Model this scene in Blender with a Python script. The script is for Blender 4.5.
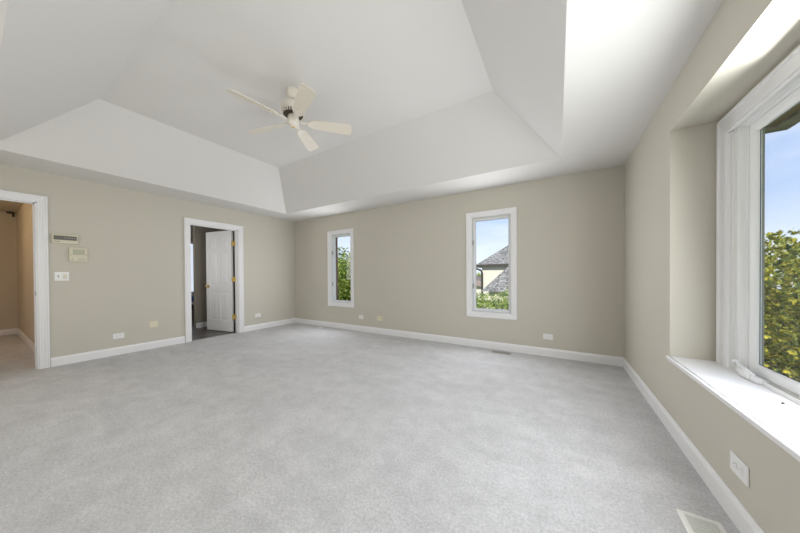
import bpy, bmesh, math, random
from mathutils import Vector, Matrix
random.seed(7)
for o in list(bpy.data.objects):
    bpy.data.objects.remove(o)
SC = bpy.context.scene
COL = SC.collection
PI = math.pi

# ------------------------------------------------------------------ room measures (metres)
R, L, D, F, H = 0.687, -5.471, 4.107, -0.545, 2.441      # right, left, back, front walls; soffit height
HT = 3.072                                               # height of the raised tray
EYE = 1.12
FPX, YAW, PITCH, ROLL, CY = 260.6, math.radians(31.176), math.radians(-0.445), math.radians(-0.37), 277.94

# ------------------------------------------------------------------ camera
def ray(px, py):
    a, b = px - 400, py - CY
    U = a*math.cos(ROLL) + b*math.sin(ROLL); V = -a*math.sin(ROLL) + b*math.cos(ROLL)
    r, u2, d2 = U/FPX, -V/FPX, 1.0
    cp, sp = math.cos(PITCH), math.sin(PITCH)
    d = d2*cp - u2*sp; u = u2*cp + d2*sp
    c, s = math.cos(YAW), math.sin(YAW)
    return Vector((-s*d + c*r, c*d + s*r, u))
fwd = ray(400, CY); rgt = (ray(401, CY) - fwd).normalized(); up = (ray(400, CY - 1) - fwd).normalized()
fwd.normalize()
cam_data = bpy.data.cameras.new('camera'); cam = bpy.data.objects.new('camera', cam_data); COL.objects.link(cam)
cam.matrix_world = Matrix(((rgt.x, up.x, -fwd.x, 0), (rgt.y, up.y, -fwd.y, 0), (rgt.z, up.z, -fwd.z, EYE), (0, 0, 0, 1)))
cam_data.sensor_width = 36; cam_data.lens = 36*FPX/800
cam_data.shift_y = (CY - 266.5)/800
cam_data.clip_start = 0.02; cam_data.clip_end = 300
SC.camera = cam

# ------------------------------------------------------------------ sky, sun, window daylight, added fill, exposure
SC.view_settings.view_transform = 'Standard'; SC.view_settings.look = 'None'
SC.view_settings.gamma = 1; SC.view_settings.use_curve_mapping = False
SC.view_settings.exposure = 0.58
world = bpy.data.worlds.new('sky'); SC.world = world; world.use_nodes = True
wt = world.node_tree; wt.nodes.clear()
def wn(t): return wt.nodes.new(t)
w_out = wn('ShaderNodeOutputWorld'); w_bg = wn('ShaderNodeBackground'); w_tc = wn('ShaderNodeTexCoord')
w_sep = wn('ShaderNodeSeparateXYZ'); w_ramp = wn('ShaderNodeValToRGB')
wt.links.new(w_tc.outputs['Generated'], w_sep.inputs[0]); wt.links.new(w_sep.outputs['Z'], w_ramp.inputs[0])
cr = w_ramp.color_ramp
cr.elements[0].position = 0.0; cr.elements[0].color = (0.72, 0.80, 0.90, 1)
cr.elements[1].position = 0.55; cr.elements[1].color = (0.18, 0.33, 0.74, 1)
e = cr.elements.new(0.10); e.color = (0.66, 0.76, 0.92, 1)
e = cr.elements.new(0.24); e.color = (0.38, 0.54, 0.88, 1)
w_map = wn('ShaderNodeMapping'); w_map.inputs['Scale'].default_value = (2.2, 2.2, 7.5)
w_noise = wn('ShaderNodeTexNoise'); w_noise.inputs['Scale'].default_value = 1.3; w_noise.inputs['Detail'].default_value = 5
wt.links.new(w_tc.outputs['Generated'], w_map.inputs[0]); wt.links.new(w_map.outputs[0], w_noise.inputs['Vector'])
w_cl = wn('ShaderNodeValToRGB'); w_cl.color_ramp.elements[0].position = 0.46; w_cl.color_ramp.elements[1].position = 0.72
w_cl.color_ramp.elements[0].color = (0, 0, 0, 1); w_cl.color_ramp.elements[1].color = (0.7, 0.7, 0.7, 1)
wt.links.new(w_noise.outputs['Fac'], w_cl.inputs[0])
w_mix = wn('ShaderNodeMixRGB'); w_mix.inputs[2].default_value = (0.86, 0.90, 0.96, 1)
wt.links.new(w_cl.outputs[0], w_mix.inputs[0]); wt.links.new(w_ramp.outputs[0], w_mix.inputs[1])
wt.links.new(w_mix.outputs[0], w_bg.inputs['Color']); w_bg.inputs['Strength'].default_value = 0.85
wt.links.new(w_bg.outputs[0], w_out.inputs[0])

def light(name, kind, loc, energy, color=(1, 1, 1), direction=None, size=None, size_y=None, spread=None):
    ld = bpy.data.lights.new(name, kind); ld.energy = energy; ld.color = color
    o = bpy.data.objects.new(name, ld); COL.objects.link(o); o.location = loc
    if direction: o.rotation_euler = Vector(direction).to_track_quat('-Z', 'Z').to_euler()
    if kind == 'AREA':
        ld.shape = 'RECTANGLE'; ld.size = size; ld.size_y = size_y
        if spread: ld.spread = spread
    elif size is not None:
        if kind == 'SUN': ld.angle = size
        else: ld.shadow_soft_size = size
    return o
light('sun', 'SUN', (-2, -8, 12), 4.2, (1, 0.95, 0.86), (0.15, 0.75, -0.65), math.radians(1.0))
# daylight entering through the three windows (one side only, facing into the room)
light('daylight_large_window', 'AREA', (0.940, 1.48, 1.16), 40, (0.97, 0.985, 1.0), (-1, 0, -0.10), 1.90, 0.92, math.radians(172))
light('daylight_narrow_window', 'AREA', (-3.966, D - 0.035, 1.29), 13, (0.96, 0.97, 1.0), (0, -1, 0), 0.5, 1.4)
light('daylight_narrow_window', 'AREA', (-0.874, D - 0.035, 1.29), 13, (0.96, 0.97, 1.0), (0, -1, 0), 0.5, 1.4)
# added fill light behind the camera; the front wall has no window
light('front_fill', 'AREA', (-2.6, F + 0.03, 1.30), 16, (1.0, 0.965, 0.89), (0, 1, 0), 4.6, 1.7)

# ------------------------------------------------------------------ materials
def material(name, color, rough=0.6, metal=0.0, bump=None, mottle=None, spec=0.4, island=None, transl=0.0):
    m = bpy.data.materials.new(name); m.use_nodes = True
    nt = m.node_tree; b = nt.nodes['Principled BSDF']
    b.inputs['Base Color'].default_value = (*color, 1); b.inputs['Roughness'].default_value = rough
    b.inputs['Metallic'].default_value = metal; b.inputs['Specular IOR Level'].default_value = spec
    tc = nt.nodes.new('ShaderNodeTexCoord')
    if mottle:                                            # (scale, second colour, detail)
        n = nt.nodes.new('ShaderNodeTexNoise'); n.inputs['Scale'].default_value = mottle[0]; n.inputs['Detail'].default_value = mottle[2]
        nt.links.new(tc.outputs['Object'], n.inputs['Vector'])
        rp = nt.nodes.new('ShaderNodeValToRGB'); rp.color_ramp.elements[0].position = 0.35; rp.color_ramp.elements[1].position = 0.65
        rp.color_ramp.elements[0].color = (*color, 1); rp.color_ramp.elements[1].color = (*mottle[1], 1)
        nt.links.new(n.outputs['Fac'], rp.inputs[0]); nt.links.new(rp.outputs[0], b.inputs['Base Color'])
    if island:                                            # every leaf its own green
        g = nt.nodes.new('ShaderNodeNewGeometry'); rp = nt.nodes.new('ShaderNodeValToRGB')
        els = rp.color_ramp.elements
        while len(els) < len(island): els.new(0.5)
        for i, c in enumerate(island):
            els[i].position = i/(len(island) - 1); els[i].color = (*c, 1)
        nt.links.new(g.outputs['Random Per Island'], rp.inputs[0]); nt.links.new(rp.outputs[0], b.inputs['Base Color'])
        if transl:
            t = nt.nodes.new('ShaderNodeBsdfTranslucent'); mx = nt.nodes.new('ShaderNodeMixShader'); mx.inputs[0].default_value = transl
            nt.links.new(rp.outputs[0], t.inputs['Color']); nt.links.new(b.outputs[0], mx.inputs[1]); nt.links.new(t.outputs[0], mx.inputs[2])
            nt.links.new(mx.outputs[0], nt.nodes['Material Output'].inputs['Surface'])
    if bump:                                              # (scale, strength)
        n = nt.nodes.new('ShaderNodeTexNoise'); n.inputs['Scale'].default_value = bump[0]; n.inputs['Detail'].default_value = 3
        nt.links.new(tc.outputs['Object'], n.inputs['Vector'])
        bp = nt.nodes.new('ShaderNodeBump'); bp.inputs['Strength'].default_value = bump[1]; bp.inputs['Distance'].default_value = 0.01
        nt.links.new(n.outputs['Fac'], bp.inputs['Height']); nt.links.new(bp.outputs[0], b.inputs['Normal'])
    return m

def carpet_material():
    m = material('pale_grey_carpet', (0.5, 0.5, 0.5), 0.95, spec=0.05)
    nt = m.node_tree; b = nt.nodes['Principled BSDF']
    tc = nt.nodes.new('ShaderNodeTexCoord')
    def noise(scale, detail, vec=None, rough=0.5, dist=0.0):
        n = nt.nodes.new('ShaderNodeTexNoise'); n.inputs['Scale'].default_value = scale; n.inputs['Detail'].default_value = detail
        n.inputs['Roughness'].default_value = rough; n.inputs['Distortion'].default_value = dist
        nt.links.new(vec or tc.outputs['Object'], n.inputs['Vector']); return n
    def ramp(src, p0, c0, p1, c1):
        r = nt.nodes.new('ShaderNodeValToRGB'); r.color_ramp.elements[0].position = p0; r.color_ramp.elements[1].position = p1
        r.color_ramp.elements[0].color = (c0, c0, c0, 1); r.color_ramp.elements[1].color = (c1, c1, c1, 1)
        nt.links.new(src, r.inputs[0]); return r.outputs[0]
    def mult(a, bb):
        x = nt.nodes.new('ShaderNodeMixRGB'); x.blend_type = 'MULTIPLY'; x.inputs[0].default_value = 1
        nt.links.new(a, x.inputs[1]); nt.links.new(bb, x.inputs[2]); return x.outputs[0]
    mp = nt.nodes.new('ShaderNodeMapping'); mp.inputs['Rotation'].default_value = (0, 0, 0.5); mp.inputs['Scale'].default_value = (1, 2.4, 1)
    nt.links.new(tc.outputs['Object'], mp.inputs[0])
    swath = ramp(noise(1.5, 4, mp.outputs[0], 0.6, 0.8).outputs['Fac'], 0.32, 0.91, 0.68, 1.04)     # pile brushed to and fro
    tread = ramp(noise(6.5, 10, None, 0.78, 0.4).outputs['Fac'], 0.38, 0.90, 0.62, 1.04)
    tuft = ramp(noise(75, 3, None, 0.75).outputs['Fac'], 0.32, 0.80, 0.68, 1.12)
    fine = ramp(noise(240, 2, None, 0.7).outputs['Fac'], 0.3, 0.87, 0.7, 1.07)
    base = nt.nodes.new('ShaderNodeRGB'); base.outputs[0].default_value = (0.655, 0.655, 0.665, 1)
    c = mult(base.outputs[0], swath); c = mult(c, tread); c = mult(c, tuft); c = mult(c, fine)
    nt.links.new(c, b.inputs['Base Color'])
    bp = nt.nodes.new('ShaderNodeBump'); bp.inputs['Strength'].default_value = 0.5; bp.inputs['Distance'].default_value = 0.012
    nt.links.new(noise(150, 3, None, 0.7).outputs['Fac'], bp.inputs['Height']); nt.links.new(bp.outputs[0], b.inputs['Normal'])
    return m

def shingle_material(name, c0, c1, scale=5):
    m = material(name, c0, 0.9, spec=0.1)
    nt = m.node_tree; b = nt.nodes['Principled BSDF']
    tc = nt.nodes.new('ShaderNodeTexCoord'); n = nt.nodes.new('ShaderNodeTexNoise')
    n.inputs['Scale'].default_value = scale; n.inputs['Detail'].default_value = 2; n.inputs['Roughness'].default_value = 0.6
    mp = nt.nodes.new('ShaderNodeMapping'); mp.inputs['Scale'].default_value = (1, 1, 1.6)
    nt.links.new(tc.outputs['Object'], mp.inputs[0]); nt.links.new(mp.outputs[0], n.inputs['Vector'])
    r = nt.nodes.new('ShaderNodeValToRGB'); r.color_ramp.elements[0].position = 0.36; r.color_ramp.elements[1].position = 0.64
    r.color_ramp.elements[0].color = (*c0, 1); r.color_ramp.elements[1].color = (*c1, 1)
    nt.links.new(n.outputs['Fac'], r.inputs[0]); nt.links.new(r.outputs[0], b.inputs['Base Color'])
    return m

def glass_material():
    m = bpy.data.materials.new('window_glass'); m.use_nodes = True; nt = m.node_tree; nt.nodes.clear()
    out = nt.nodes.new('ShaderNodeOutputMaterial'); mx = nt.nodes.new('ShaderNodeMixShader')
    tr = nt.nodes.new('ShaderNodeBsdfTransparent'); tr.inputs[0].default_value = (0.97, 0.98, 0.975, 1)
    gl = nt.nodes.new('ShaderNodeBsdfGlossy'); gl.inputs['Roughness'].default_value = 0.03
    lw = nt.nodes.new('ShaderNodeLayerWeight'); pw = nt.nodes.new('ShaderNodeMath'); pw.operation = 'POWER'; pw.inputs[1].default_value = 4
    fr = nt.nodes.new('ShaderNodeMath'); fr.operation = 'MULTIPLY_ADD'; fr.inputs[1].default_value = 0.35; fr.inputs[2].default_value = 0.02
    nt.links.new(lw.outputs['Facing'], pw.inputs[0]); nt.links.new(pw.outputs[0], fr.inputs[0])
    nt.links.new(fr.outputs[0], mx.inputs[0]); nt.links.new(tr.outputs[0], mx.inputs[1]); nt.links.new(gl.outputs[0], mx.inputs[2])
    nt.links.new(mx.outputs[0], out.inputs[0]); return m

M = {}
M['wall'] = material('greige_wall_paint', (0.585, 0.5575, 0.486), 0.75, bump=(260, 0.05), spec=0.25)
M['ceiling'] = material('white_ceiling_paint', (0.715, 0.705, 0.69), 0.9, bump=(220, 0.04), spec=0.1)
M['trim'] = material('white_trim_enamel', (0.84, 0.84, 0.85), 0.38, spec=0.45)
M['vinyl'] = material('white_window_vinyl', (0.82, 0.83, 0.83), 0.32, spec=0.5)
M['plate'] = material('white_plastic', (0.84, 0.84, 0.83), 0.35)
M['cream'] = material('cream_plastic', (0.74, 0.70, 0.53), 0.4)
M['almond'] = material('almond_plastic', (0.66, 0.62, 0.48), 0.45)
M['dark'] = material('dark_slot', (0.02, 0.02, 0.02), 0.6)
M['screen'] = material('dark_display_window', (0.09, 0.085, 0.06), 0.3)
M['lcd'] = material('olive_display', (0.42, 0.42, 0.30), 0.35)
M['grey'] = material('grey_button', (0.30, 0.29, 0.25), 0.5)
M['carpet'] = carpet_material()
M['glass'] = glass_material()
M['fan'] = material('fan_cream_enamel', (0.76, 0.72, 0.64), 0.4)
M['blade'] = material('fan_blade_cream', (0.74, 0.69, 0.60), 0.5)
M['bronze'] = material('dark_motor_vent', (0.06, 0.05, 0.035), 0.5, 0.4)
M['brass'] = material('brass', (0.74, 0.56, 0.20), 0.38, 0.7)
M['vent'] = material('vent_white_enamel', (0.80, 0.80, 0.77), 0.45)
M['louver'] = material('vent_louver_enamel', (0.66, 0.67, 0.65), 0.5)
M['tin'] = material('grey_register_metal', (0.42, 0.41, 0.38), 0.5, 0.3)
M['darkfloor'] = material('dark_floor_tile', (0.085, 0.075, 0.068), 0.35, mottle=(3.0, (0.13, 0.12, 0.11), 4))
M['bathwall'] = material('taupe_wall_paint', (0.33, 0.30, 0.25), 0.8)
M['hallwall'] = material('hall_beige_paint', (0.57, 0.51, 0.42), 0.8)
M['brick'] = material('brown_brick', (0.20, 0.10, 0.065), 0.9, mottle=(9, (0.30, 0.17, 0.11), 4))
M['tan'] = material('tan_exterior_trim', (0.36, 0.31, 0.25), 0.7)
M['soffit'] = material('weathered_wood_soffit', (0.30, 0.19, 0.10), 0.85, mottle=(6, (0.19, 0.125, 0.07), 5))
M['fascia'] = shingle_material('grainy_roof_edge', (0.10, 0.085, 0.075), (0.34, 0.29, 0.25))
M['shingle'] = shingle_material('grey_shingles', (0.055, 0.053, 0.053), (0.30, 0.295, 0.29), 7)
M['shingle_large'] = shingle_material('grey_shingles_large', (0.055, 0.053, 0.053), (0.30, 0.295, 0.29), 6)
M['brownshingle'] = shingle_material('brown_shingles', (0.15, 0.11, 0.09), (0.30, 0.23, 0.19))
M['stucco'] = material('cream_stucco', (0.60, 0.56, 0.49), 0.9)
M['gutter'] = material('dark_gutter_metal', (0.025, 0.02, 0.018), 0.5)
M['lawn'] = material('lawn_grass', (0.09, 0.16, 0.035), 0.95, mottle=(2, (0.15, 0.22, 0.06), 6))
M['bark'] = material('brown_bark', (0.10, 0.07, 0.045), 0.9)
M['frosted'] = material('daylit_frosted_glass', (0.8, 0.85, 0.9), 0.5)
_b = M['frosted'].node_tree.nodes['Principled BSDF']; _b.inputs['Emission Color'].default_value = (0.75, 0.84, 1.0, 1); _b.inputs['Emission Strength'].default_value = 0.6
M['blue'] = material('blue_cloth', (0.10, 0.20, 0.55), 0.8)
M['leaf_a'] = material('leaves_broad_green', (0.1, 0.2, 0.03), 0.55, spec=0.25, transl=0.35,
    island=[(0.08, 0.13, 0.02), (0.18, 0.25, 0.04), (0.30, 0.38, 0.07), (0.44, 0.48, 0.12)])
M['leaf_b'] = material('leaves_yellow_tipped', (0.2, 0.2, 0.03), 0.55, spec=0.25, transl=0.35,
    island=[(0.05, 0.09, 0.02), (0.13, 0.18, 0.03), (0.27, 0.31, 0.05), (0.50, 0.45, 0.06), (0.68, 0.58, 0.07)])
M['leaf_c'] = material('leaves_shrub', (0.2, 0.25, 0.04), 0.55, spec=0.25, transl=0.35,
    island=[(0.12, 0.19, 0.04), (0.27, 0.37, 0.08), (0.42, 0.50, 0.15), (0.55, 0.58, 0.26)])

# ------------------------------------------------------------------ mesh helpers
class MB:
    def __init__(s, fn=None): s.bm = bmesh.new(); s.fn = fn or (lambda a, b, t: (a, b, t))
    def v(s, a, b, t): return s.bm.verts.new(s.fn(a, b, t))
    def face(s, vs):
        try: return s.bm.faces.new(vs)
        except ValueError: return None
    def box(s, a0, a1, b0, b1, t0, t1, bev=0.0, seg=2):
        vs = [s.v(a, b, t) for t in (t0, t1) for b in (b0, b1) for a in (a0, a1)]
        fs = [s.face([vs[i] for i in q]) for q in ((0, 1, 3, 2), (4, 6, 7, 5), (0, 4, 5, 1), (2, 3, 7, 6), (0, 2, 6, 4), (1, 5, 7, 3))]
        if bev:
            es = {e for f in fs for e in f.edges}
            bmesh.ops.bevel(s.bm, geom=list(es), offset=bev, segments=seg, affect='EDGES', profile=0.6)
        return s
    def poly_prism(s, pts, t0, t1):
        n = len(pts)
        A = [s.v(a, b, t0) for a, b in pts]; B = [s.v(a, b, t1) for a, b in pts]
        s.face(A); s.face(B[::-1])
        for i in range(n): s.face([A[i], B[i], B[(i+1) % n], A[(i+1) % n]])
        return s
    def sweep(s, loops, closed=True, caps=False):          # loops of points, all of one length
        V = [[s.v(*p) for p in lp] for lp in loops]
        n = len(V[0])
        for i in range(len(V) - 1):
            for k in range(n if closed else n - 1):
                s.face([V[i][k], V[i][(k+1) % n], V[i+1][(k+1) % n], V[i+1][k]])
        if caps: s.face(V[0]); s.face(V[-1][::-1])
        return s
    def ring(s, a0, a1, b0, b1, prof):                     # mitred frame; prof = closed list of (offset outward, thickness)
        lp = [[(a0-o, b0-o, t), (a1+o, b0-o, t), (a1+o, b1+o, t), (a0-o, b1+o, t)] for o, t in prof]
        return s.sweep(lp + [lp[0]])
    def ushape(s, a0, a1, b0, b1, prof):                   # door casing: two legs and a head
        lp = [[(a0-o, b0, t), (a0-o, b1+o, t), (a1+o, b1+o, t), (a1+o, b0, t)] for o, t in prof]
        s.sweep(lp + [lp[0]], closed=False)
        for k in (0, 3): s.face([s.v(*q[k]) for q in lp])
        return s
    def lathe(s, prof, seg=32, cx=0, cy=0):                # prof = (radius, z); a, b are the plane, t the axis
        rows = []
        for r, z in prof:
            if r < 1e-5: rows.append([s.v(cx, cy, z)])
            else: rows.append([s.v(cx + r*math.cos(2*PI*k/seg), cy + r*math.sin(2*PI*k/seg), z) for k in range(seg)])
        for p, q in zip(rows, rows[1:]):
            for k in range(seg):
                k2 = (k+1) % seg
                if len(p) == 1 and len(q) == 1: continue
                if len(p) == 1: s.face([p[0], q[k2], q[k]])
                elif len(q) == 1: s.face([p[k], p[k2], q[0]])
                else: s.face([p[k], p[k2], q[k2], q[k]])
        return s
    def tube(s, pts, r, seg=10):
        pts = [Vector(p) for p in pts]; rows = []
        for i, p in enumerate(pts):
            d = (pts[min(i+1, len(pts)-1)] - pts[max(i-1, 0)]).normalized()
            u = d.orthogonal().normalized(); w = d.cross(u)
            if i and rows:
                u = (rows_u - d*rows_u.dot(d)).normalized(); w = d.cross(u)
            rows_u = u
            rr = r[i] if isinstance(r, (list, tuple)) else r
            rows.append([tuple(p + u*rr*math.cos(2*PI*k/seg) + w*rr*math.sin(2*PI*k/seg)) for k in range(seg)])
        return s.sweep(rows, caps=True)
    def build(s, name, mat, parent=None, smooth=False, recalc=True):
        if recalc: bmesh.ops.recalc_face_normals(s.bm, faces=s.bm.faces)
        me = bpy.data.meshes.new(name); s.bm.to_mesh(me); s.bm.free()
        me.materials.append(M[mat])
        o = bpy.data.objects.new(name, me); COL.objects.link(o)
        if smooth:
            me.shade_smooth()
            try: me.set_sharp_from_angle(angle=math.radians(38))
            except Exception: pass
        if parent: o.parent = parent
        return o

def tag(o, label, cat, group=None, kind=None):
    o['label'] = label; o['category'] = cat
    if group: o['group'] = group
    if kind: o['kind'] = kind
    return o
def struct(o, label, cat): return tag(o, label, cat, kind='structure')
def empty(name, loc=(0, 0, 0), rz=0.0):
    o = bpy.data.objects.new(name, None); COL.objects.link(o); o.location = loc; o.rotation_euler = (0, 0, rz); o.empty_display_size = 0.1
    return o

on_left = lambda a, b, t: (L + t, a, b)
on_back = lambda a, b, t: (a, D - t, b)
on_right = lambda a, b, t: (R - t, a, b)

def wall_cells(mb, a_cuts, b_cuts, holes, t0, t1):
    """a solid slab between t0 and t1 with rectangular holes (a0, a1, b0, b1)"""
    def solid(i, j):
        if i < 0 or j < 0 or i >= len(a_cuts)-1 or j >= len(b_cuts)-1: return False
        ca, cb = (a_cuts[i]+a_cuts[i+1])/2, (b_cuts[j]+b_cuts[j+1])/2
        return not any(h[0] < ca < h[1] and h[2] < cb < h[3] for h in holes)
    cache = {}
    def V(i, j, k):
        if (i, j, k) not in cache: cache[(i, j, k)] = mb.v(a_cuts[i], b_cuts[j], (t0, t1)[k])
        return cache[(i, j, k)]
    for i in range(len(a_cuts)-1):
        for j in range(len(b_cuts)-1):
            if not solid(i, j): continue
            for k in (0, 1): mb.face([V(i, j, k), V(i+1, j, k), V(i+1, j+1, k), V(i, j+1, k)])
            if not solid(i-1, j): mb.face([V(i, j, 0), V(i, j+1, 0), V(i, j+1, 1), V(i, j, 1)])
            if not solid(i+1, j): mb.face([V(i+1, j, 0), V(i+1, j+1, 0), V(i+1, j+1, 1), V(i+1, j, 1)])
            if not solid(i, j-1): mb.face([V(i, j, 0), V(i+1, j, 0), V(i+1, j, 1), V(i, j, 1)])
            if not solid(i, j+1): mb.face([V(i, j+1, 0), V(i+1, j+1, 0), V(i+1, j+1, 1), V(i, j+1, 1)])
def cuts(lo, hi, holes, k): return sorted({lo, hi, *[h[k] for h in holes], *[h[k+1] for h in holes]})

# ------------------------------------------------------------------ shell
WT = 0.125                                               # inner wall thickness
D1 = (-0.370, 0.440, 0.0, 2.062)                         # openings: a0, a1, z0, z1
D2 = (1.985, 2.808, 0.0, 2.072)
W1 = (-4.256, -3.677, 0.550, 2.025)
W2 = (-1.165, -0.583, 0.550, 2.025)
NI = (0.40, 2.597, 0.500, 2.138)                         # niche of the large window, in the right wall
NX = 0.918                                               # niche back plane
W3 = (0.520, 2.443, 0.533, 1.993)

m = MB()
m.box(L - 0.06, R, F, D, -0.06, 0.0)
struct(m.build('floor', 'carpet'), 'pale grey cut pile carpet covering the empty bedroom floor', 'floor')

m = MB(on_left); hs = [D1, D2]
wall_cells(m, cuts(F - 0.15, D + 0.25, hs, 0), cuts(0.0, H, hs, 2), hs, -WT, 0.0)
struct(m.build('wall_left', 'wall'), 'greige painted wall with two doorways and the wall controls', 'wall')
m = MB(on_back); hs = [W1, W2]
wall_cells(m, cuts(L, R, hs, 0), cuts(0.0, H, hs, 2), hs, -0.13, 0.0)
struct(m.build('wall_back', 'wall'), 'greige painted wall with two narrow casement windows', 'wall')
m = MB(on_right)
wall_cells(m, cuts(F - 0.15, D + 0.25, [NI], 0), cuts(0.0, H, [NI], 2), [NI], -(NX - R), 0.0)
hs = [(W3[0], W3[1], 0.46, W3[3] + 0.085)]
wall_cells(m, cuts(F - 0.15, D + 0.25, hs, 0), cuts(0.0, H + 0.3, hs, 2), hs, -(1.00 - R), -(NX - R))
struct(m.build('wall_right', 'wall'), 'greige painted wall with the deep niche of the large window', 'wall')
m = MB(); m.box(L, R, F - 0.15, F, 0.0, H)
struct(m.build('wall_front', 'wall'), 'greige painted wall behind the camera', 'wall')
# brick skin outside the back wall
m = MB(on_back); hs = [(W1[0]+0.02, W1[1]-0.02, W1[2]+0.02, W1[3]-0.02), (W2[0]+0.02, W2[1]-0.02, W2[2]+0.02, W2[3]-0.02)]
wall_cells(m, cuts(L - 0.2, R + 0.38, hs, 0), cuts(-3.0, H + 0.3, hs, 2), hs, -0.185, -0.131)
struct(m.build('wall_exterior_brick', 'brick'), 'brown brick outer skin seen at the edge of the narrow windows', 'wall')

# ceiling: flat soffit round the room, four sloping faces, raised flat panel
T0 = (-4.880, 0.040, 0.107, 3.464)                       # x0, x1, y0, y1 of the lower tray edge
T1 = (-4.275, -0.582, 0.752, 2.885)                      # of the raised panel
m = MB()
def rect(q, z): return [(q[0], q[2], z), (q[1], q[2], z), (q[1], q[3], z), (q[0], q[3], z)]
outer = (L - 0.02, R + 0.02, F - 0.02, D + 0.02)
loops = [rect(outer, H), rect(T0, H), rect(T1, HT)]
m.sweep(loops); m.face([m.v(*p) for p in rect(T1, HT)])
bmesh.ops.remove_doubles(m.bm, verts=m.bm.verts, dist=1e-4)
c = m.build('ceiling', 'ceiling')
for p in c.data.polygons:
    if p.normal.z > 0: p.flip()
sol = c.modifiers.new('thickness', 'SOLIDIFY'); sol.thickness = 0.06; sol.offset = -1
struct(c, 'white tray ceiling with four sloped sides and a raised flat panel', 'ceiling')
m = MB(); m.box(L - 0.3, 1.15, F - 0.3, D + 0.35, 3.25, 3.40)  # unseen slab over the tray, keeps sun from leaking in at the seams
struct(m.build('roof', 'fascia'), 'unseen roof slab above the bedroom, put in to block the sun', 'roof')
# side hall and dark room behind the left wall
XL = L - WT
HX, HY = -9.37, 0.507
m = MB(); m.box(HX, XL + 0.065, -1.6, HY, -0.06, -0.002)
struct(m.build('floor_hall', 'carpet'), 'grey carpet of the hallway beyond the open doorway', 'floor')
m = MB(); m.box(HX - 0.1, HX, -1.7, HY + 0.1, 0.0, H)
struct(m.build('wall_hall_end', 'hallwall'), 'warm beige end wall of the hallway', 'wall')
m = MB(); m.box(HX, XL, HY, HY + 0.1, 0.0, H)
struct(m.build('wall_hall_side', 'hallwall'), 'warm beige side wall of the hallway', 'wall')
m = MB(); m.box(HX, XL, -1.7, -1.6, 0.0, H)
struct(m.build('wall_hall_near', 'hallwall'), 'warm beige near wall of the hallway', 'wall')
m = MB(); m.box(HX - 0.1, XL, -1.7, HY + 0.1, H, H + 0.1)
struct(m.build('ceiling_hall', 'hallwall'), 'warm lit ceiling of the hallway', 'ceiling')
light('hall_lamp_glow', 'POINT', (-7.4, -0.75, 2.2), 15, (1.0, 0.72, 0.44), size=0.12)

BX, BW = -9.2, -6.79
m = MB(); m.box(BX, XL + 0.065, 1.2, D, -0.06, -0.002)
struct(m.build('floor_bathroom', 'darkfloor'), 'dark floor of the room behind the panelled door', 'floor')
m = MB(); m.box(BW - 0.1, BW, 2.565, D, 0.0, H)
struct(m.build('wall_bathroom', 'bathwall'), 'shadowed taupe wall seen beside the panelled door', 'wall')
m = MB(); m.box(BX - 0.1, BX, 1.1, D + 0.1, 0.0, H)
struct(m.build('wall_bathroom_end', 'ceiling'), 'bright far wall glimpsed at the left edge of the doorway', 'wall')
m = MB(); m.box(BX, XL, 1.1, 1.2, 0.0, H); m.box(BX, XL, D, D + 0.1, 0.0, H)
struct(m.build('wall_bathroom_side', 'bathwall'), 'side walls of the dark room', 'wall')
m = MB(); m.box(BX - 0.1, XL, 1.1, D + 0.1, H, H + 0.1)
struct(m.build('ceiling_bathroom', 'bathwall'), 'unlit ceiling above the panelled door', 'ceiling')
light('bathroom_fill', 'AREA', (-6.3, 1.25, 1.5), 6, (1.0, 0.98, 0.94), (0, 1, 0), 0.6, 1.0)  # added fill lamp, brightens the taupe wall and the door leaf

# ------------------------------------------------------------------ baseboards
BB = [(0, 0), (0.014, 0), (0.014, 0.088), (0.010, 0.098), (0.006, 0.106), (0.004, 0.114), (0, 0.114)]   # thickness, height
def baseboard(name, fn, a0, a1, label, prof=BB, mat='trim'):
    m = MB(fn)
    m.sweep([[(a, z, t) for t, z in prof] for a in (a0, a1)], caps=True)
    struct(m.build(name, mat), label, 'baseboard')
CW = 0.080
baseboard('baseboard_left_near', on_left, D1[1] + CW + 0.002, D2[0] - CW - 0.002, 'white baseboard between the two doorways')
baseboard('baseboard_left_far', on_left, D2[1] + CW + 0.002, D - 0.0145, 'white baseboard from the panelled door to the corner')
baseboard('baseboard_back', on_back, L, R, 'white baseboard under the two narrow windows')
baseboard('baseboard_right', on_right, F, D - 0.0145, 'white baseboard running below the large window')
baseboard('baseboard_hall_end', lambda a, b, t: (HX + t, a, b), -1.6, HY - 0.0145, 'white baseboard on the hallway end wall')
baseboard('baseboard_hall_side', lambda a, b, t: (a, HY - t, b), HX, XL - 0.02, 'white baseboard on the hallway side wall')
baseboard('baseboard_bathroom', lambda a, b, t: (BW + t, a, b), 2.565, D, 'white baseboard on the shadowed taupe wall')

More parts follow.
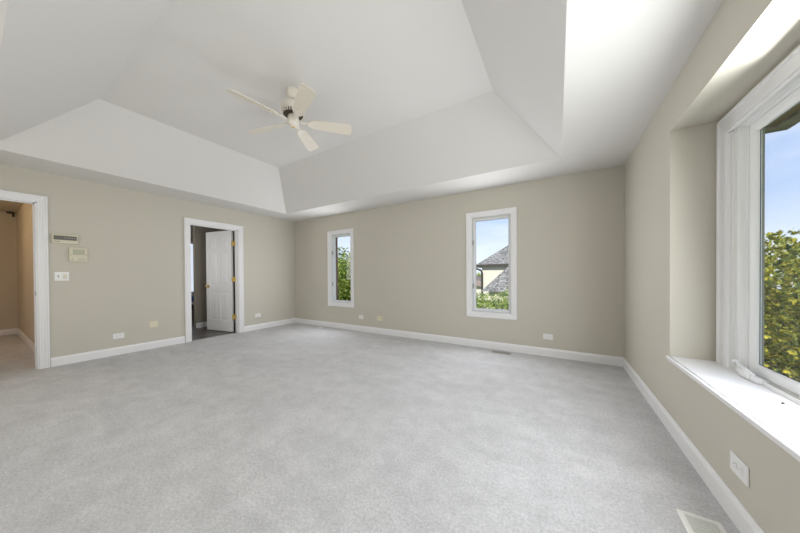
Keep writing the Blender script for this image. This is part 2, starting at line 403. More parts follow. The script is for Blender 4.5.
# ------------------------------------------------------------------ doors
CAS = [(0.0, 0.0), (0.0, 0.010), (0.006, 0.013), (0.018, 0.012), (0.022, 0.015), (0.040, 0.016), (0.045, 0.020), (0.056, 0.021), (0.060, 0.017),
       (0.064, 0.018), (0.067, 0.024), (0.076, 0.024), (CW, 0.020), (CW, 0.0)]
def door_frame(name, op, label):
    root = empty(name, (L, (op[0]+op[1])/2, 0)); struct(root, label, 'door')
    loc = lambda a, b, t: (t, a - root.location.y, b)
    m = MB(loc); m.ushape(op[0] + 0.004, op[1] - 0.004, 0.0, op[3] - 0.004, CAS); m.build('casing', 'trim', root)
    m = MB(loc)                                          # jamb lining the opening, with its stop
    jt = 0.018
    m.box(op[0] - 0.001, op[0] + jt, 0, op[3], -WT - 0.004, 0.001)
    m.box(op[1] - jt, op[1] + 0.001, 0, op[3], -WT - 0.004, 0.001)
    m.box(op[0], op[1], op[3] - jt, op[3] + 0.001, -WT - 0.004, 0.001)
    m.build('jamb', 'trim', root)
    m = MB(loc)
    for a0, a1 in ((op[0] + jt, op[0] + jt + 0.011), (op[1] - jt - 0.011, op[1] - jt)): m.box(a0, a1, 0, op[3] - jt, -0.075, -0.042)
    m.box(op[0] + jt, op[1] - jt, op[3] - jt - 0.011, op[3] - jt, -0.075, -0.042)
    m.build('stop', 'trim', root)
    m = MB(lambda a, b, t: (-WT - t, a - root.location.y, b)); m.ushape(op[0] + 0.004, op[1] - 0.004, 0.0, op[3] - 0.004, CAS); m.build('far_casing', 'trim', root)
    return root, loc
d1, loc1 = door_frame('door_1', D1, 'white cased open doorway at the left edge leading to the warm lit hallway')
m = MB(loc1); m.box(D1[1] - 0.0195, D1[1] - 0.017, 0.90, 0.957, -0.034, -0.004, 0.0008, 1); o = m.build('strike_plate', 'bronze', d1); o['label'] = 'small dark metal strike plate'
d2, loc2 = door_frame('door_2', D2, 'white cased doorway with a white six panel door standing open into the dark room')

def leaf_boxes(m, w, h, th):
    core = th*0.20
    m.box(0, w, 0, h, -core, core)
    st, ms = 0.105, 0.095
    zs = [(0.225, 0.800), (0.945, 1.600), (1.690, 1.900)]
    xs = [(st, (w - ms)/2), ((w + ms)/2, w - st)]
    for sgn in (-1, 1):
        y0, y1 = (core*0.5*sgn, th/2*sgn)
        for a, b in ((0, st), (w - st, w), ((w-ms)/2, (w+ms)/2)): m.box(a, b, 0, h, y0, y1)
        for a, b in xs:
            prev = 0
            for z0, z1 in zs + [(h, h)]:
                m.box(a, b, prev, z0, y0, y1); prev = z1
            for z0, z1 in zs:                              # raised field with sloped edge
                g = 0.022; f = 0.045
                lo, hi = core*sgn, th/2*0.88*sgn
                A = [m.v(x, z, lo) for x, z in ((a+g, z0+g), (b-g, z0+g), (b-g, z1-g), (a+g, z1-g))]
                B = [m.v(x, z, hi) for x, z in ((a+f, z0+f), (b-f, z0+f), (b-f, z1-f), (a+f, z1-f))]
                m.face(B)
                for k in range(4): m.face([A[k], A[(k+1) % 4], B[(k+1) % 4], B[k]])
LW, LH = 0.750, 2.052
m = MB(lambda a, b, t: (a + 0.030, t, b + 0.012)); leaf_boxes(m, LW, LH, 0.036)
leaf = m.build('leaf', 'trim', d2)
hinge = Vector((XL - 0.012, D2[1] - 0.046, 0))
ang = math.radians(190.5)
leaf.location = (hinge.x - L, hinge.y - d2.location.y, 0); leaf.rotation_euler = (0, 0, ang)
# the slab's near face lies on the side towards the camera
m = MB(lambda a, b, t: (LW - 0.040 + a, t, 0.93 + b))
prof = [(0.0, 0.062), (0.012, 0.061), (0.022, 0.055), (0.026, 0.045), (0.022, 0.034), (0.011, 0.027), (0.009, 0.010), (0.030, 0.008), (0.031, 0.0)]
m.lathe([(r, z + 0.018) for r, z in prof], 20); m.lathe([(r, -z - 0.018) for r, z in prof], 20)
o = m.build('knob', 'brass', leaf, smooth=True); o['label'] = 'small brass door knob'
for z in (0.31, 1.07, 1.80):
    m = MB(lambda a, b, t: (a, b, t))
    x0, y0 = hinge.x - L, hinge.y - d2.location.y
    m.box(x0 - 0.004, x0 + 0.040, y0 + 0.0245, y0 + 0.0285, z - 0.045, z + 0.045)
    m.lathe([(0, z - 0.050), (0.007, z - 0.047), (0.007, z + 0.047), (0, z + 0.050)], 12, x0 - 0.004, y0 + 0.022)
    m.box(x0 - 0.040, x0 + 0.004, y0 - 0.020, y0 + 0.028, z - 0.045, z + 0.045)
    o = m.build('hinge', 'brass', d2); o['label'] = 'brass butt hinge'

# ------------------------------------------------------------------ narrow casement windows
def casement(name, op, label, latch_side):
    a0, a1, b0, b1 = op
    ox, oz = (a0+a1)/2, b0
    root = empty(name, (ox, D, oz)); struct(root, label, 'window')
    fn = lambda a, b, t: (a - ox, -t, b - oz)
    m = MB(fn); m.ring(a0, a1, b0, b1, [(o, t) for o, t in CAS]); m.build('casing', 'trim', root)
    m = MB(fn); m.ring(a0, a1, b0, b1, [(0.0, 0.002), (0.0, -0.115), (-0.014, -0.115), (-0.014, -0.060), (-0.010, -0.056), (-0.010, -0.004), (-0.004, 0.002)]); m.build('jamb', 'vinyl', root)
    s = 0.048
    m = MB(fn); m.ring(a0 + s, a1 - s, b0 + s, b1 - s, [(0.0, -0.078), (0.006, -0.066), (0.030, -0.062), (0.0335, -0.066), (0.0335, -0.105), (0.0, -0.105)]); sash = m.build('sash', 'vinyl', root)
    m = MB(fn); m.box(a0 + s - 0.004, a1 - s + 0.004, b0 + s - 0.004, b1 - s + 0.004, -0.090, -0.086); m.build('pane', 'glass', sash)
    m = MB(fn); m.ring(a0 + 0.02, a1 - 0.02, b0 + 0.02, b1 - 0.02, [(-0.006, -0.116), (0.0, -0.116), (0.0, -0.185), (-0.006, -0.185)])
    m.build('outer_reveal', 'brick', root)
    # crank operator on the sill of the frame, handle folded along it
    cx = (a0 + a1)/2 + 0.08
    m = MB(fn)
    m.box(cx - 0.085, cx + 0.075, b0 + 0.010, b0 + 0.034, -0.060, -0.030, 0.006, 2)
    m.box(cx - 0.060, cx + 0.050, b0 + 0.012, b0 + 0.040, -0.045, -0.016, 0.008, 2)
    cb = m.build('crank_operator', 'vinyl', root, smooth=True)
    m = MB(fn)
    m.tube([(cx + 0.045, b0 + 0.040, -0.024), (cx + 0.045, b0 + 0.050, -0.014), (cx + 0.01, b0 + 0.052, -0.012), (cx - 0.07, b0 + 0.048, -0.012)], [0.007, 0.007, 0.006, 0.005], 10)
    m.lathe([(0, -0.026), (0.009, -0.024), (0.010, -0.008), (0, -0.004)], 12, cx - 0.072, b0 + 0.046)
    m.build('crank_handle', 'vinyl', cb, smooth=True)
    # two sash latches on the side jamb
    sx = a0 + 0.010 if latch_side < 0 else a1 - 0.010
    for z in (b0 + 0.40, b0 + 1.08):
        m = MB(fn)
        m.box(sx - 0.001, sx + 0.010, z - 0.035, z + 0.035, -0.050, -0.024, 0.003, 1)
        m.box(sx + 0.008, sx + 0.016, z - 0.010, z + 0.050, -0.042, -0.030, 0.003, 1)
        o = m.build('latch', 'tin', root); o['label'] = 'small grey sash latch'
    return root
casement('window_1', W1, 'narrow white casement window near the far corner showing green trees', -1)
casement('window_2', W2, 'narrow white casement window showing the neighbouring house roof', -1)

# ------------------------------------------------------------------ large window in its niche
ox, oy, oz = NX, 1.5, W3[2]
w3 = empty('window_3', (ox, oy, oz)); struct(w3, 'large white casement window set in the deep niche at the right', 'window')
fn3 = lambda a, b, t: (-t, a - oy, b - oz)                # t counts inward from the niche back
a0, a1, b0, b1 = W3
CAS3 = [(0.0, 0.0), (0.0, 0.012), (0.003, 0.016), (0.012, 0.018), (0.015, 0.010), (0.020, 0.010), (0.023, 0.020), (0.034, 0.020), (0.037, 0.013), (0.050, 0.012),
        (0.100, 0.010), (0.103, 0.019), (0.114, 0.021), (0.118, 0.017), (0.118, 0.0)]
m = MB(fn3); m.ushape(a0, a1, b0, b1, CAS3); m.build('casing', 'trim', w3)
m = MB(fn3)                                              # its head is set up behind the casing
HD = 0.083
m.ushape(a0, a1, b0, b1 + HD, [(0.0, -0.001), (0.0, -0.080), (-0.099, -0.080), (-0.099, -0.030), (-0.095, -0.026), (-0.088, -0.024), (-0.085, -0.012), (-0.078, -0.004),
    (-0.060, -0.001), (-0.057, -0.010), (-0.046, -0.010), (-0.043, -0.001), (-0.030, -0.001), (-0.027, -0.006), (-0.010, -0.006), (-0.007, -0.001)])
m.build('frame', 'vinyl', w3)
m = MB(fn3)
m.box(a0, a1, b0 - 0.03, b0 + 0.020, -0.080, -0.004)
m.build('frame_sill', 'vinyl', w3)
mid = (a0 + a1)/2
m = MB(fn3); m.box(mid - 0.055, mid + 0.055, b0 + 0.018, b1 - 0.02, -0.079, -0.006, 0.004, 1); m.build('mullion', 'vinyl', w3)
SASH = [(0.0, -0.046), (0.005, -0.038), (0.014, -0.034), (0.050, -0.031), (0.0565, -0.035), (0.0565, -0.056), (0.0, -0.056)]
for sa0, sa1 in ((a0 + 0.156, mid - 0.112), (mid + 0.112, a1 - 0.156)):
    sb0, sb1 = b0 + 0.077, b1 + HD - 0.156
    m = MB(fn3); m.ring(sa0, sa1, sb0, sb1, SASH); sash = m.build('sash', 'vinyl', w3)
    m = MB(fn3); m.box(sa0 - 0.004, sa1 + 0.004, sb0 - 0.004, sb1 + 0.004, -0.0535, -0.0505); m.build('pane', 'glass', sash)
    m = MB(fn3); m.ring(sa0, sa1, sb0, sb1, [(-0.003, -0.0485), (0.003, -0.0485), (0.003, -0.0500), (-0.003, -0.0500)]); m.build('gasket', 'dark', sash)
m = MB(fn3); m.ushape(a0 + 0.114, a1 - 0.114, b0, b1 + HD - 0.114, [(0.0, -0.060), (0.014, -0.060), (0.014, -0.083), (0.0, -0.083)]); o = m.build('outer_trim', 'tan', w3); o['label'] = 'tan outer trim strip beyond the glass'
# crank with its folded handle at the far end of the frame
cy0 = a1 - 0.150
m = MB(fn3)
m.box(cy0 - 0.14, cy0 + 0.03, b0 + 0.001, b0 + 0.030, -0.010, 0.018, 0.008, 3)
m.box(cy0 - 0.085, cy0 + 0.01, b0 + 0.002, b0 + 0.044, -0.006, 0.026, 0.011, 3)
op3 = m.build('crank_operator', 'vinyl', w3, smooth=True)
m = MB(fn3)
m.tube([(cy0 - 0.10, b0 + 0.036, 0.010), (cy0 - 0.04, b0 + 0.048, 0.014), (cy0 + 0.02, b0 + 0.060, 0.016), (cy0 + 0.055, b0 + 0.068, 0.016)], [0.007, 0.009, 0.007, 0.006], 10)
m.tube([(cy0 + 0.055, b0 + 0.068, 0.004), (cy0 + 0.058, b0 + 0.069, 0.016), (cy0 + 0.058, b0 + 0.069, 0.030)], [0.007, 0.009, 0.007], 10)
m.build('crank_handle', 'vinyl', op3, smooth=True)
m = MB(fn3); m.box(mid + 0.08, cy0 - 0.16, b0 + 0.0195, b0 + 0.0235, -0.020, -0.008); m.box(mid + 0.30, mid + 0.36, b0 + 0.0195, b0 + 0.030, -0.020, -0.004, 0.002, 1)
o = m.build('operator_track', 'tin', w3); o['label'] = 'thin grey track along the bottom of the frame'
# window stool that fills the niche, with its nosing
m = MB()
m.box(R + 0.0035, NX + 0.01, NI[0] - 0.002, NI[1] + 0.002, 0.508, 0.533, 0.0015, 1)
m.box(R - 0.020, R - 0.003, NI[0] - 0.012, NI[1] + 0.004, 0.514, 0.533, 0.005, 3)
m.box(R - 0.009, R + 0.02, NI[0] - 0.010, NI[1] + 0.002, 0.500, 0.514, 0.003, 2)
struct(m.build('trim_1', 'trim'), 'deep white window stool with rounded nosing under the large window', 'window sill')
# small dark fleck on the stool
m = MB(); p = Vector((0.866, 1.888, 0.5332))
m.tube([p + Vector((-0.006, -0.009, 0.003)), p + Vector((0, 0, 0.0045)), p + Vector((0.005, 0.008, 0.003))], [0.0012, 0.0042, 0.0015], 8)
m.tube([p + Vector((-0.004, 0.004, 0.001)), p + Vector((0.007, -0.004, 0.003))], 0.0012, 6)
tag(m.build('debris_fleck', 'dark'), 'tiny dark fleck lying on the white stool of the large window', 'debris')

# ------------------------------------------------------------------ outlets, plates and controls
def outlet(fn_wall, a, z, label, w=0.118, h=0.076, mat='plate', blank=False, group='wall outlets'):
    org = Vector(fn_wall(a, z, 0)); root = empty('blank_wall_plate' if blank else 'wall_outlet', org)
    fn = lambda p, q, t: tuple(Vector(fn_wall(a + p, z + q, t)) - org)
    m = MB(fn); m.box(-w/2, w/2, -h/2, h/2, 0, 0.006, 0.0035, 2); m.build('cover_plate', mat, root)
    if blank:
        for s in (-1, 1):
            m = MB(fn); m.lathe([(0.0, 0.0078), (0.0035, 0.007), (0.004, 0.005)], 10, s*w*0.32, 0); m.build('screw', mat, root)
    else:
        for s in (-1, 1):
            cx = s*w*0.165
            pts = []
            for k in range(24):
                th = 2*PI*k/24
                pts.append((cx + max(-0.0135, min(0.0135, 0.0172*math.cos(th))), 0.0165*math.sin(th)))
            m = MB(fn); m.poly_prism(pts, 0.004, 0.0082); rc = m.build('receptacle', mat, root)
            m = MB(fn)
            m.box(cx - 0.0055, cx + 0.0035, 0.0050, 0.0072, 0.0078, 0.0085); m.box(cx - 0.0045, cx + 0.0025, -0.0072, -0.0050, 0.0078, 0.0085)
            m.lathe([(0.0, 0.0086), (0.0024, 0.0085), (0.0024, 0.0078)], 10, cx + 0.0085, 0.0)
            m.build('contact_slots', 'grey', rc)
        m = MB(fn); m.lathe([(0.0, 0.0078), (0.003, 0.007), (0.0035, 0.005)], 10, 0, 0); m.build('screw', mat, root)
    return tag(root, label, 'wall plate' if blank else 'outlet', group)
outlet(on_left, 1.117, 0.274, 'white duplex outlet on the left wall between the two doorways')
outlet(on_left, 1.504, 0.381, 'cream blank wall plate left of the panelled door', 0.104, 0.094, 'cream', True, 'wall plates')
outlet(on_left, 3.176, 0.300, 'white duplex outlet on the left wall between panelled door and corner')
outlet(on_back, -3.410, 0.292, 'white duplex outlet on the back wall just right of the tree window')
outlet(on_back, -2.956, 0.298, 'cream outlet on the back wall between the two narrow windows', 0.116, 0.084, 'cream')
outlet(on_back, -0.115, 0.272, 'white duplex outlet on the back wall right of the house view window')
outlet(on_right, 1.750, 0.263, 'white duplex outlet on the right wall below the large window', 0.132, 0.086)

def wall_unit(name, a0, a1, b0, b1, label, cat):
    org = Vector(((L), (a0+a1)/2, (b0+b1)/2)); root = empty(name, org)
    fn = lambda a, b, t: (t, a - org.y, b - org.z)
    tag(root, label, cat); return root, fn
# long intercom / alarm panel
a0, a1, b0, b1 = 0.543, 0.752, 1.564, 1.680
rt, fn = wall_unit('control_panel', a0, a1, b0, b1, 'long almond control panel with dark display strip, highest by the hallway doorway', 'control panel')
m = MB(fn); m.box(a0, a1, b0, b1, 0, 0.028, 0.005, 2); m.build('housing', 'almond', rt)
m = MB(fn); m.box(a0 + 0.012, a1 - 0.010, b0 + 0.046, b1 - 0.016, 0.026, 0.0295); m.build('display_window', 'screen', rt)
for k in range(5):
    m = MB(fn); x = a0 + 0.092 + k*0.021; m.box(x, x + 0.012, b0 + 0.066, b0 + 0.082, 0.029, 0.032, 0.001, 1); m.build('button', 'grey', rt)
m = MB(fn); m.box(a0 + 0.012, a0 + 0.060, b0 + 0.020, b0 + 0.029, 0.0275, 0.029); m.build('badge', 'grey', rt)
# thermostat
a0, a1, b0, b1 = 0.676, 0.832, 1.338, 1.522
rt, fn = wall_unit('thermostat', a0, a1, b0, b1, 'almond thermostat with olive display, below and right of the long control panel', 'thermostat')
m = MB(fn); m.box(a0, a1, b0, b1, 0, 0.026, 0.006, 2); m.build('housing', 'almond', rt)
m = MB(fn); m.box(a0 + 0.030, a1 - 0.024, b0 + 0.088, b1 - 0.022, 0.024, 0.0275); m.build('display', 'lcd', rt)
for k, x in enumerate((a0 + 0.030, a0 + 0.052, a0 + 0.080, a0 + 0.100, a0 + 0.122)):
    m = MB(fn); m.lathe([(0.0, 0.031), (0.005, 0.030), (0.006, 0.025)], 12, x, b0 + 0.030); m.build('button', 'plate' if k == 1 else 'grey', rt)
for x in (a0 + 0.016, a1 - 0.012):
    m = MB(fn); m.lathe([(0.0, 0.029), (0.004, 0.028), (0.005, 0.025)], 12, x, b0 + 0.088); m.build('side_button', 'grey', rt)
# two gang switch plate
a0, a1, b0, b1 = 0.560, 0.676, 1.086, 1.199
rt, fn = wall_unit('light_switch', a0, a1, b0, b1, 'white two gang light switch plate below the thermostat by the hallway doorway', 'light switch')
m = MB(fn); m.box(a0, a1, b0, b1, 0, 0.006, 0.003, 2); m.build('cover_plate', 'plate', rt)
m = MB(fn); x = a0 + 0.030; m.box(x - 0.005, x + 0.005, b0 + 0.045, b0 + 0.070, 0.005, 0.014, 0.002, 1); o = m.build('toggle', 'grey', rt); o['label'] = 'grey toggle'
for k in range(3):
    m = MB(fn); z = b0 + 0.030 + k*0.020; m.box(a0 + 0.066, a0 + 0.100, z, z + 0.015, 0.005, 0.009, 0.001, 1); m.build('rocker', 'almond', rt)

# ------------------------------------------------------------------ floor registers
def register(x0, x1, y0, y1, nslat, along, label, frame='vent', slat='louver', edge=0.018, ht=0.006):
    cx, cy = (x0+x1)/2, (y0+y1)/2
    rt = empty('floor_register', (cx, cy, 0)); tag(rt, label, 'floor vent', 'floor registers')
    w, d = (x1-x0)/2, (y1-y0)/2
    m = MB(); m.ring(-w + edge, w - edge, -d + edge, d - edge, [(0, 0.0005), (0, ht - 0.001), (edge*0.15, ht), (edge*0.7, ht), (edge, 0.001), (edge, 0.0005)]); m.build('frame', frame, rt)
    m = MB(); m.box(-w + edge*0.5, w - edge*0.5, -d + edge*0.5, d - edge*0.5, 0.0004, 0.0012); m.build('duct_opening', 'dark' if frame == 'tin' else slat, rt)
    iw, idp = w - edge, d - edge
    for k in range(nslat):
        m = MB()
        if along == 'x':
            y = -idp + (k + 0.5)*2*idp/nslat; m.box(-iw - 0.001, iw + 0.001, y - idp/nslat*0.62, y + idp/nslat*0.62, 0.001, ht - 0.0022)
        else:
            x = -iw + (k + 0.5)*2*iw/nslat; m.box(x - iw/nslat*0.62, x + iw/nslat*0.62, -idp - 0.001, idp + 0.001, 0.001, ht - 0.0022)
        m.build('louver', slat, rt)
    return rt
register(-0.835, -0.565, 3.905, 4.015, 4, 'x', 'grey metal floor register in the carpet by the back wall', 'tin', 'grey', 0.014)
register(-4.540, -4.400, 3.955, 4.025, 3, 'x', 'small white floor register near the far left corner')
register(0.480, 0.626, 1.395, 1.735, 16, 'x', 'white floor register in the carpet beside the right baseboard', 'vent', 'louver', 0.022, 0.006)

# ------------------------------------------------------------------ ceiling fan
FX, FY = -2.378, 1.782
fan = empty('ceiling_fan', (FX, FY, HT)); tag(fan, 'cream five blade ceiling fan on a short downrod under the tray ceiling', 'ceiling fan')
m = MB(); m.lathe([(0, 0.0), (0.066, 0.0), (0.068, -0.012), (0.064, -0.045), (0.050, -0.078), (0.028, -0.092), (0, -0.092)], 32); m.build('canopy', 'fan', fan, smooth=True)
m = MB(); m.lathe([(0, -0.060), (0.013, -0.060), (0.013, -0.140), (0, -0.140)], 16); m.build('downrod', 'fan', fan, smooth=True)
m = MB(); m.lathe([(0, -0.088), (0.022, -0.092), (0.024, -0.098), (0.020, -0.106), (0, -0.108)], 20); m.build('hanger_ball', 'bronze', fan, smooth=True)
m = MB(); m.lathe([(0, -0.118), (0.030, -0.118), (0.036, -0.130), (0.085, -0.138), (0.112, -0.152), (0.118, -0.175), (0.118, -0.215), (0.108, -0.228), (0.0, -0.228)], 40); m.build('motor_housing', 'fan', fan, smooth=True)
m = MB(); m.lathe([(0, -0.226), (0.104, -0.226), (0.100, -0.250), (0.088, -0.262), (0, -0.262)], 40); vb = m.build('vent_band', 'bronze', fan, smooth=True); vb['label'] = 'dark vented band under the motor'
for k in range(26):
    th = 2*PI*k/26; m = MB(lambda a, b, t: (a*math.cos(th) - b*math.sin(th), a*math.sin(th) + b*math.cos(th), t)); m.box(0.090, 0.1085, -0.0065, 0.0065, -0.254, -0.222); m.build('vent_fin', 'fan', vb)
m = MB(); m.lathe([(0, -0.262), (0.050, -0.262), (0.056, -0.280), (0.058, -0.330), (0.056, -0.355), (0.044, -0.370), (0.020, -0.377), (0, -0.378)], 36); sw = m.build('switch_cup', 'fan', fan, smooth=True)
m = MB(); m.lathe([(0, -0.386), (0.012, -0.385), (0.015, -0.379), (0.013, -0.374)], 16); o = m.build('brass_finial', 'brass', sw, smooth=True); o['label'] = 'small brass finial'
BZ = HT - 2.748
for k in range(5):
    th = math.radians(47.0 + 72*k)
    tilt = math.radians(19)
    def bfn(a, b, t, th=th, tilt=tilt):                   # a along, b across (left of travel), t up; clockwise edge raised
        y = b*math.cos(tilt) + t*math.sin(tilt); z = -b*math.sin(tilt) + t*math.cos(tilt)
        return (a*math.cos(th) - y*math.sin(th), a*math.sin(th) + y*math.cos(th), -BZ + z)
    m = MB(bfn)
    out = []
    r0, r1 = 0.185, 0.606
    W0, W1_ = 0.052, 0.071
    out = [(r0, -W0 + 0.012), (r0 + 0.010, -W0)]
    out += [(r0 + 0.15, -0.060), (r1 - 0.06, -W1_)]
    for q in range(1, 8):
        an = -PI/2 + PI*q/8
        cxr = 0.038
        sx = r1 - cxr + cxr*math.cos(an)
        sy = math.copysign(abs(math.sin(an))**0.55, math.sin(an))*W1_
        out.append((sx, sy))
    out += [(r1 - 0.06, W1_), (r0 + 0.15, 0.060), (r0 + 0.010, W0), (r0, W0 - 0.012)]
    m.poly_prism(out, -0.003, 0.003)
    m.build('blade', 'blade', fan)
    # blade iron: arm from the motor, then a three lobed plate on the blade's underside
    m = MB(bfn)
    m.box(0.070, 0.150, -0.014, 0.014, -0.006, 0.006, 0.003, 1)
    pts = [(0.145, -0.012), (0.165, -0.034), (0.195, -0.046), (0.222, -0.046), (0.226, -0.034), (0.214, -0.024), (0.228, -0.012), (0.246, 0.0), (0.228, 0.012),
           (0.214, 0.024), (0.226, 0.034), (0.222, 0.046), (0.195, 0.046), (0.165, 0.034), (0.145, 0.012)]
    m.poly_prism(pts, -0.010, -0.003)
    ir = m.build('blade_iron', 'fan', fan)
    for a, b in ((0.212, -0.036), (0.212, 0.036), (0.232, 0.0)):
        m = MB(bfn); m.lathe([(0, -0.0135), (0.004, -0.013), (0.005, -0.010)], 10, a, b); m.build('screw', 'fan', ir)

# ------------------------------------------------------------------ small things beyond the doorways
m = MB(); m.box(HX + 0.03, HX + 0.13, HY - 0.115, HY - 0.03, H - 0.03, H - 0.004); m.box(HX + 0.10, HX + 0.13, HY - 0.055, HY - 0.03, H - 0.10, H - 0.028)
tag(m.build('ceiling_bracket', 'bronze'), 'small dark bracket high in the hallway corner', 'bracket')
m = MB(); m.box(-8.9, -8.3, 2.72, 3.50, 0.0, 0.40, 0.006, 1); o = m.build('low_cabinet', 'darkfloor')
tag(o, 'low dark cabinet with a white top glimpsed at the left edge of the panelled doorway', 'cabinet')
m = MB(); m.box(-8.91, -8.28, 2.70, 3.52, 0.40, 0.47, 0.006, 1); q = m.build('top', 'trim', o); q['label'] = 'white top'
m = MB(); m.box(-8.80, -8.32, 2.80, 3.30, 0.471, 0.60, 0.03, 2)
tag(m.build('folded_towel', 'blue'), 'blue folded cloth on the low cabinet beyond the panelled doorway', 'towel')
w4 = empty('window_4', (BX, 3.4, 0.7)); struct(w4, 'bright frosted window glimpsed at the left edge of the panelled doorway', 'window')
m = MB(lambda a, b, t: (t, a - 3.4, b - 0.7)); m.ring(2.95, 3.85, 0.70, 2.10, [(0, 0.0), (0, 0.02), (0.07, 0.02), (0.07, 0.0)]); m.build('casing', 'trim', w4)
m = MB(lambda a, b, t: (t, a - 3.4, b - 0.7)); m.box(2.95, 3.85, 0.70, 2.10, 0.001, 0.006); m.build('frosted_pane', 'frosted', w4)

# ------------------------------------------------------------------ outdoors
m = MB(); m.box(-45, 40, -30, 80, -3.2, -3.0)
struct(m.build('ground', 'lawn'), 'green lawn outside far below the windows', 'ground')
m = MB(); m.box(1.001, 1.50, -1.5, 3.24, 2.235, 2.40)
ev = m.build('eave', 'soffit'); struct(ev, 'brown wooden roof eave above the large window outside', 'eave')
m = MB(); m.box(1.41, 1.505, -1.5, 3.25, 2.218, 2.42); m.box(1.001, 1.41, 3.16, 3.25, 2.218, 2.42); m.build('roof_edge', 'fascia', ev)

def hip_roof(x0, x1, y0, y1, z, p):
    s = min(x1 - x0, y1 - y0)/2; m = MB()
    e = [m.v(x0, y0, z), m.v(x1, y0, z), m.v(x1, y1, z), m.v(x0, y1, z)]
    if x1 - x0 >= y1 - y0:
        a, b = m.v(x0 + s, y0 + s, z + p*s), m.v(x1 - s, y0 + s, z + p*s)
        m.face([e[0], e[1], b, a]); m.face([e[1], e[2], b]); m.face([e[2], e[3], a, b]); m.face([e[3], e[0], a])
    else:
        a, b = m.v(x0 + s, y0 + s, z + p*s), m.v(x0 + s, y1 - s, z + p*s)
        m.face([e[0], e[1], a]); m.face([e[1], e[2], b, a]); m.face([e[2], e[3], b]); m.face([e[3], e[0], a, b])
    m.face(e[::-1])
    return m
nb = empty('neighbour_house', (0, 24, -3)); tag(nb, 'cream neighbouring house with grey shingled roofs and dark gutter, seen through the narrow window', 'house')
def into(m, name, mat, par, org):
    o = m.build(name, mat, par); o.location = -Vector(org); return o
org = (0, 24, -3)
m = MB(); m.box(-5.85, 7.0, 24.0, 33.0, -3.0, 2.06); into(m, 'wall', 'stucco', nb, org)
into(hip_roof(-6.35, 7.5, 23.72, 33.3, 2.06, 0.78), 'roof', 'shingle_large', nb, org)
m = MB(); m.box(-6.42, 7.6, 23.62, 23.74, 1.90, 2.10); m.box(-6.47, -6.33, 23.62, 33.3, 1.86, 2.08); into(m, 'gutter', 'gutter', nb, org)
m = MB(); m.tube([(-6.36, 23.68, 1.92), (-6.30, 23.70, 1.75), (-5.90, 23.90, 1.55), (-5.84, 23.91, 1.35), (-5.84, 23.91, -3.0)], 0.085, 8); into(m, 'downspout', 'gutter', nb, org)
m = MB(); m.box(-4.25, 4.7, 19.4, 23.99, -3.0, -0.02); into(m, 'garage_wall', 'stucco', nb, org)
m = MB()
q = [(-4.72, 19.0, -0.02), (5.1, 19.0, -0.02), (2.35, 21.75, 3.05), (-1.97, 21.75, 3.05)]
A = [m.v(*p) for p in q]; m.face(A)
b1_, b2_ = m.v(-4.72, 23.98, -0.02), m.v(5.1, 23.98, -0.02); c1_, c2_ = m.v(-1.97, 23.98, 3.05), m.v(2.35, 23.98, 3.05)
m.face([A[0], A[3], c1_, b1_]); m.face([A[1], b2_, c2_, A[2]]); m.face([A[3], A[2], c2_, c1_]); m.face([A[0], b1_, b2_, A[1]])
into(m, 'garage_roof', 'shingle', nb, org)
fh = empty('distant_house', (-13, 38, -3)); tag(fh, 'distant house with brown shingled roof, behind the left side of the neighbouring house', 'house')
org = (-13, 38, -3)
m = MB(); m.box(-17.2, -8.6, 35.4, 42, -3.0, -0.30); into(m, 'wall', 'stucco', fh, org)
into(hip_roof(-17.8, -8.0, 34.9, 42.5, -0.30, 0.55), 'roof', 'brownshingle', fh, org)

def leaf_mesh(n, shape, size, seed, aspect=0.5, spray=False):
    """n small bent leaves scattered over a crown; shape(rnd) gives a point and an outward direction"""
    rnd = random.Random(seed); vs, fs = [], []
    def leaf(p, d, nrm, s):
        w = d.cross(nrm).normalized()*s*aspect; i = len(vs)
        vs.extend([p, p + d*s*0.5 + w, p + d*s, p + d*s*0.5 - w]); fs.append((i, i+1, i+2, i+3))
    for _ in range(n):
        p, out = shape(rnd)
        d = (out + Vector((rnd.uniform(-1, 1), rnd.uniform(-1, 1), rnd.uniform(-0.9, 0.7)))*0.9).normalized()
        nrm = (Vector((0, 0, 0.6)) + Vector((rnd.uniform(-1, 1), rnd.uniform(-1, 1), rnd.uniform(-1, 1)))).normalized()
        s = size*rnd.uniform(0.6, 1.35)
        if spray:                                          # a flat fan of scale-leaf twigs
            side = d.cross(nrm).normalized()
            leaf(p, d, nrm, s)
            for sg in (-1, 1):
                for u in (0.15, 0.45): leaf(p + d*s*u, (d + side*sg*0.9).normalized(), nrm, s*(0.62 - 0.3*u))
        else: leaf(p, d, nrm, s)
    me = bpy.data.meshes.new('foliage'); me.from_pydata([tuple(v) for v in vs], [], fs); return me
def crown(blobs):
    """points on and a little inside a set of ellipsoids (centre, radii)"""
    wts = [b[1][0]*b[1][1] + b[1][2]*b[1][0] for b in blobs]
    def shape(r):
        c, rad = r.choices(blobs, wts)[0]
        d = Vector((r.gauss(0, 1), r.gauss(0, 1), r.gauss(0, 1))).normalized()
        k = r.random()**0.35
        k = k*(1 + 0.10*math.sin(7*d.x + c[0]*9)*math.sin(6*d.z + 3*d.y))
        return Vector((c[0] + d.x*rad[0]*k, c[1] + d.y*rad[1]*k, c[2] + d.z*rad[2]*k)), d
    return shape
def cone(h, r, base=0.15):
    def shape(q):
        u = 1 - math.sqrt(q.random())*0.97
        z = base + u*(h - base); an = q.uniform(0, 2*PI)
        rr = r*(1 - u)**0.42*(0.80 + 0.20*math.sin(an*5 + z*6)*math.sin(z*5 + 1.3))*(q.random()**0.22)
        return Vector((rr*math.cos(an), rr*math.sin(an), z)), Vector((math.cos(an), math.sin(an), 0.65)).normalized()
    return shape
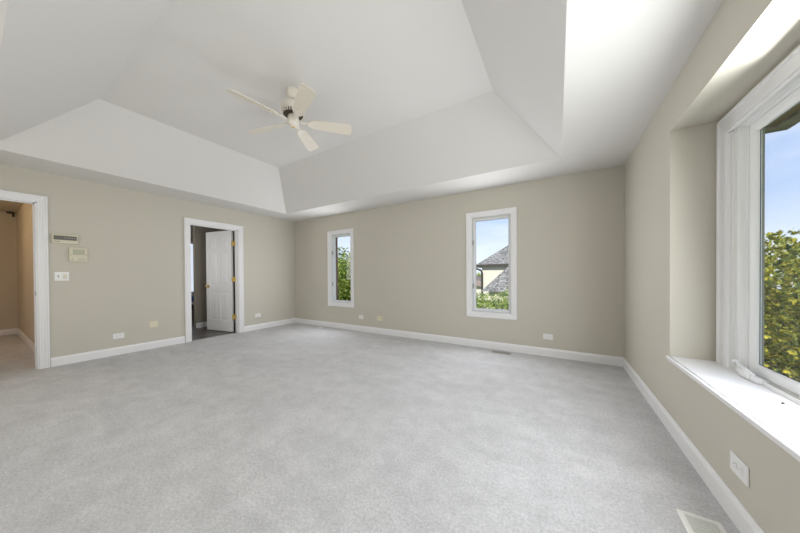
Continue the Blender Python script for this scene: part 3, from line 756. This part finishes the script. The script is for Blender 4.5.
def plant(name, loc, mesh, mat, trunk, label, cat, group=None):
    rt = empty(name, loc); tag(rt, label, cat, group)
    mesh.materials.append(M[mat]); o = bpy.data.objects.new('foliage', mesh); COL.objects.link(o); o.parent = rt
    m = MB(); m.tube([(0, 0, 0), (0.02, 0, trunk[0]*0.5), (0, 0.02, trunk[0])], [trunk[1], trunk[1]*0.8, trunk[1]*0.3], 8); m.build('trunk', 'bark', rt, smooth=True)
    return rt
def blobs(n, r, z0, z1, br, seed):
    q = random.Random(seed); out = []
    for _ in range(n):
        a = q.uniform(0, 2*PI); rr = r*math.sqrt(q.random()); z = q.uniform(z0, z1); k = br*q.uniform(0.7, 1.25)
        out.append(((rr*math.cos(a), rr*math.sin(a), z), (k, k, k*0.85)))
    return out
GZ = -3.0
# evergreens outside the large window
plant('evergreen_tree', (2.40, 5.20, GZ), leaf_mesh(26000, cone(4.66, 1.02, 0.2), 0.078, 1, 0.26, True), 'leaf_b', (3.0, 0.07), 'nearest yellow tipped evergreen outside the large window', 'tree', 'evergreens outside the large window')
plant('evergreen_tree', (4.35, 6.20, GZ), leaf_mesh(8000, cone(4.75, 1.10, 0.2), 0.11, 2, 0.24, True), 'leaf_b', (4.4, 0.09), 'yellow tipped evergreen standing to the right of the nearest one', 'tree', 'evergreens outside the large window')
plant('evergreen_tree', (3.60, 8.30, GZ), leaf_mesh(8000, cone(4.95, 1.15, 0.2), 0.12, 3, 0.24, True), 'leaf_b', (4.5, 0.09), 'yellow tipped evergreen standing behind the nearest one', 'tree', 'evergreens outside the large window')
plant('evergreen_tree', (6.20, 8.30, GZ), leaf_mesh(6000, cone(5.1, 1.3, 0.2), 0.13, 4, 0.24, True), 'leaf_b', (4.6, 0.09), 'rearmost yellow tipped evergreen beyond the large window', 'tree', 'evergreens outside the large window')
# trees outside the tree window
plant('leafy_tree', (-7.85, 8.95, GZ), leaf_mesh(32000, crown(blobs(46, 1.35, 0.9, 4.75, 0.75, 5)), 0.105, 5, 0.34), 'leaf_a', (4.4, 0.10), 'broad green tree filling the narrow window near the far corner', 'tree', 'trees outside the far corner window')
plant('leafy_tree', (-13.2, 12.6, GZ), leaf_mesh(12000, crown(blobs(22, 1.5, 2.0, 5.2, 0.9, 6)), 0.15, 6, 0.34), 'leaf_a', (5.2, 0.12), 'taller green tree behind the broad one outside the far corner window', 'tree', 'trees outside the far corner window')
# shrub below the neighbouring house and a distant tree
plant('leafy_shrub', (-2.45, 12.3, GZ), leaf_mesh(15000, crown(blobs(30, 1.35, 0.9, 3.05, 0.62, 8)), 0.115, 8, 0.32), 'leaf_c', (2.6, 0.06), 'bright green shrub in front of the neighbouring house', 'shrub')
plant('distant_tree', (-11.6, 46.0, GZ), leaf_mesh(3500, crown(blobs(12, 2.2, 1.8, 4.3, 1.3, 9)), 0.34, 9, 0.4), 'leaf_c', (4.0, 0.15), 'distant round tree left of the neighbouring roof', 'tree')
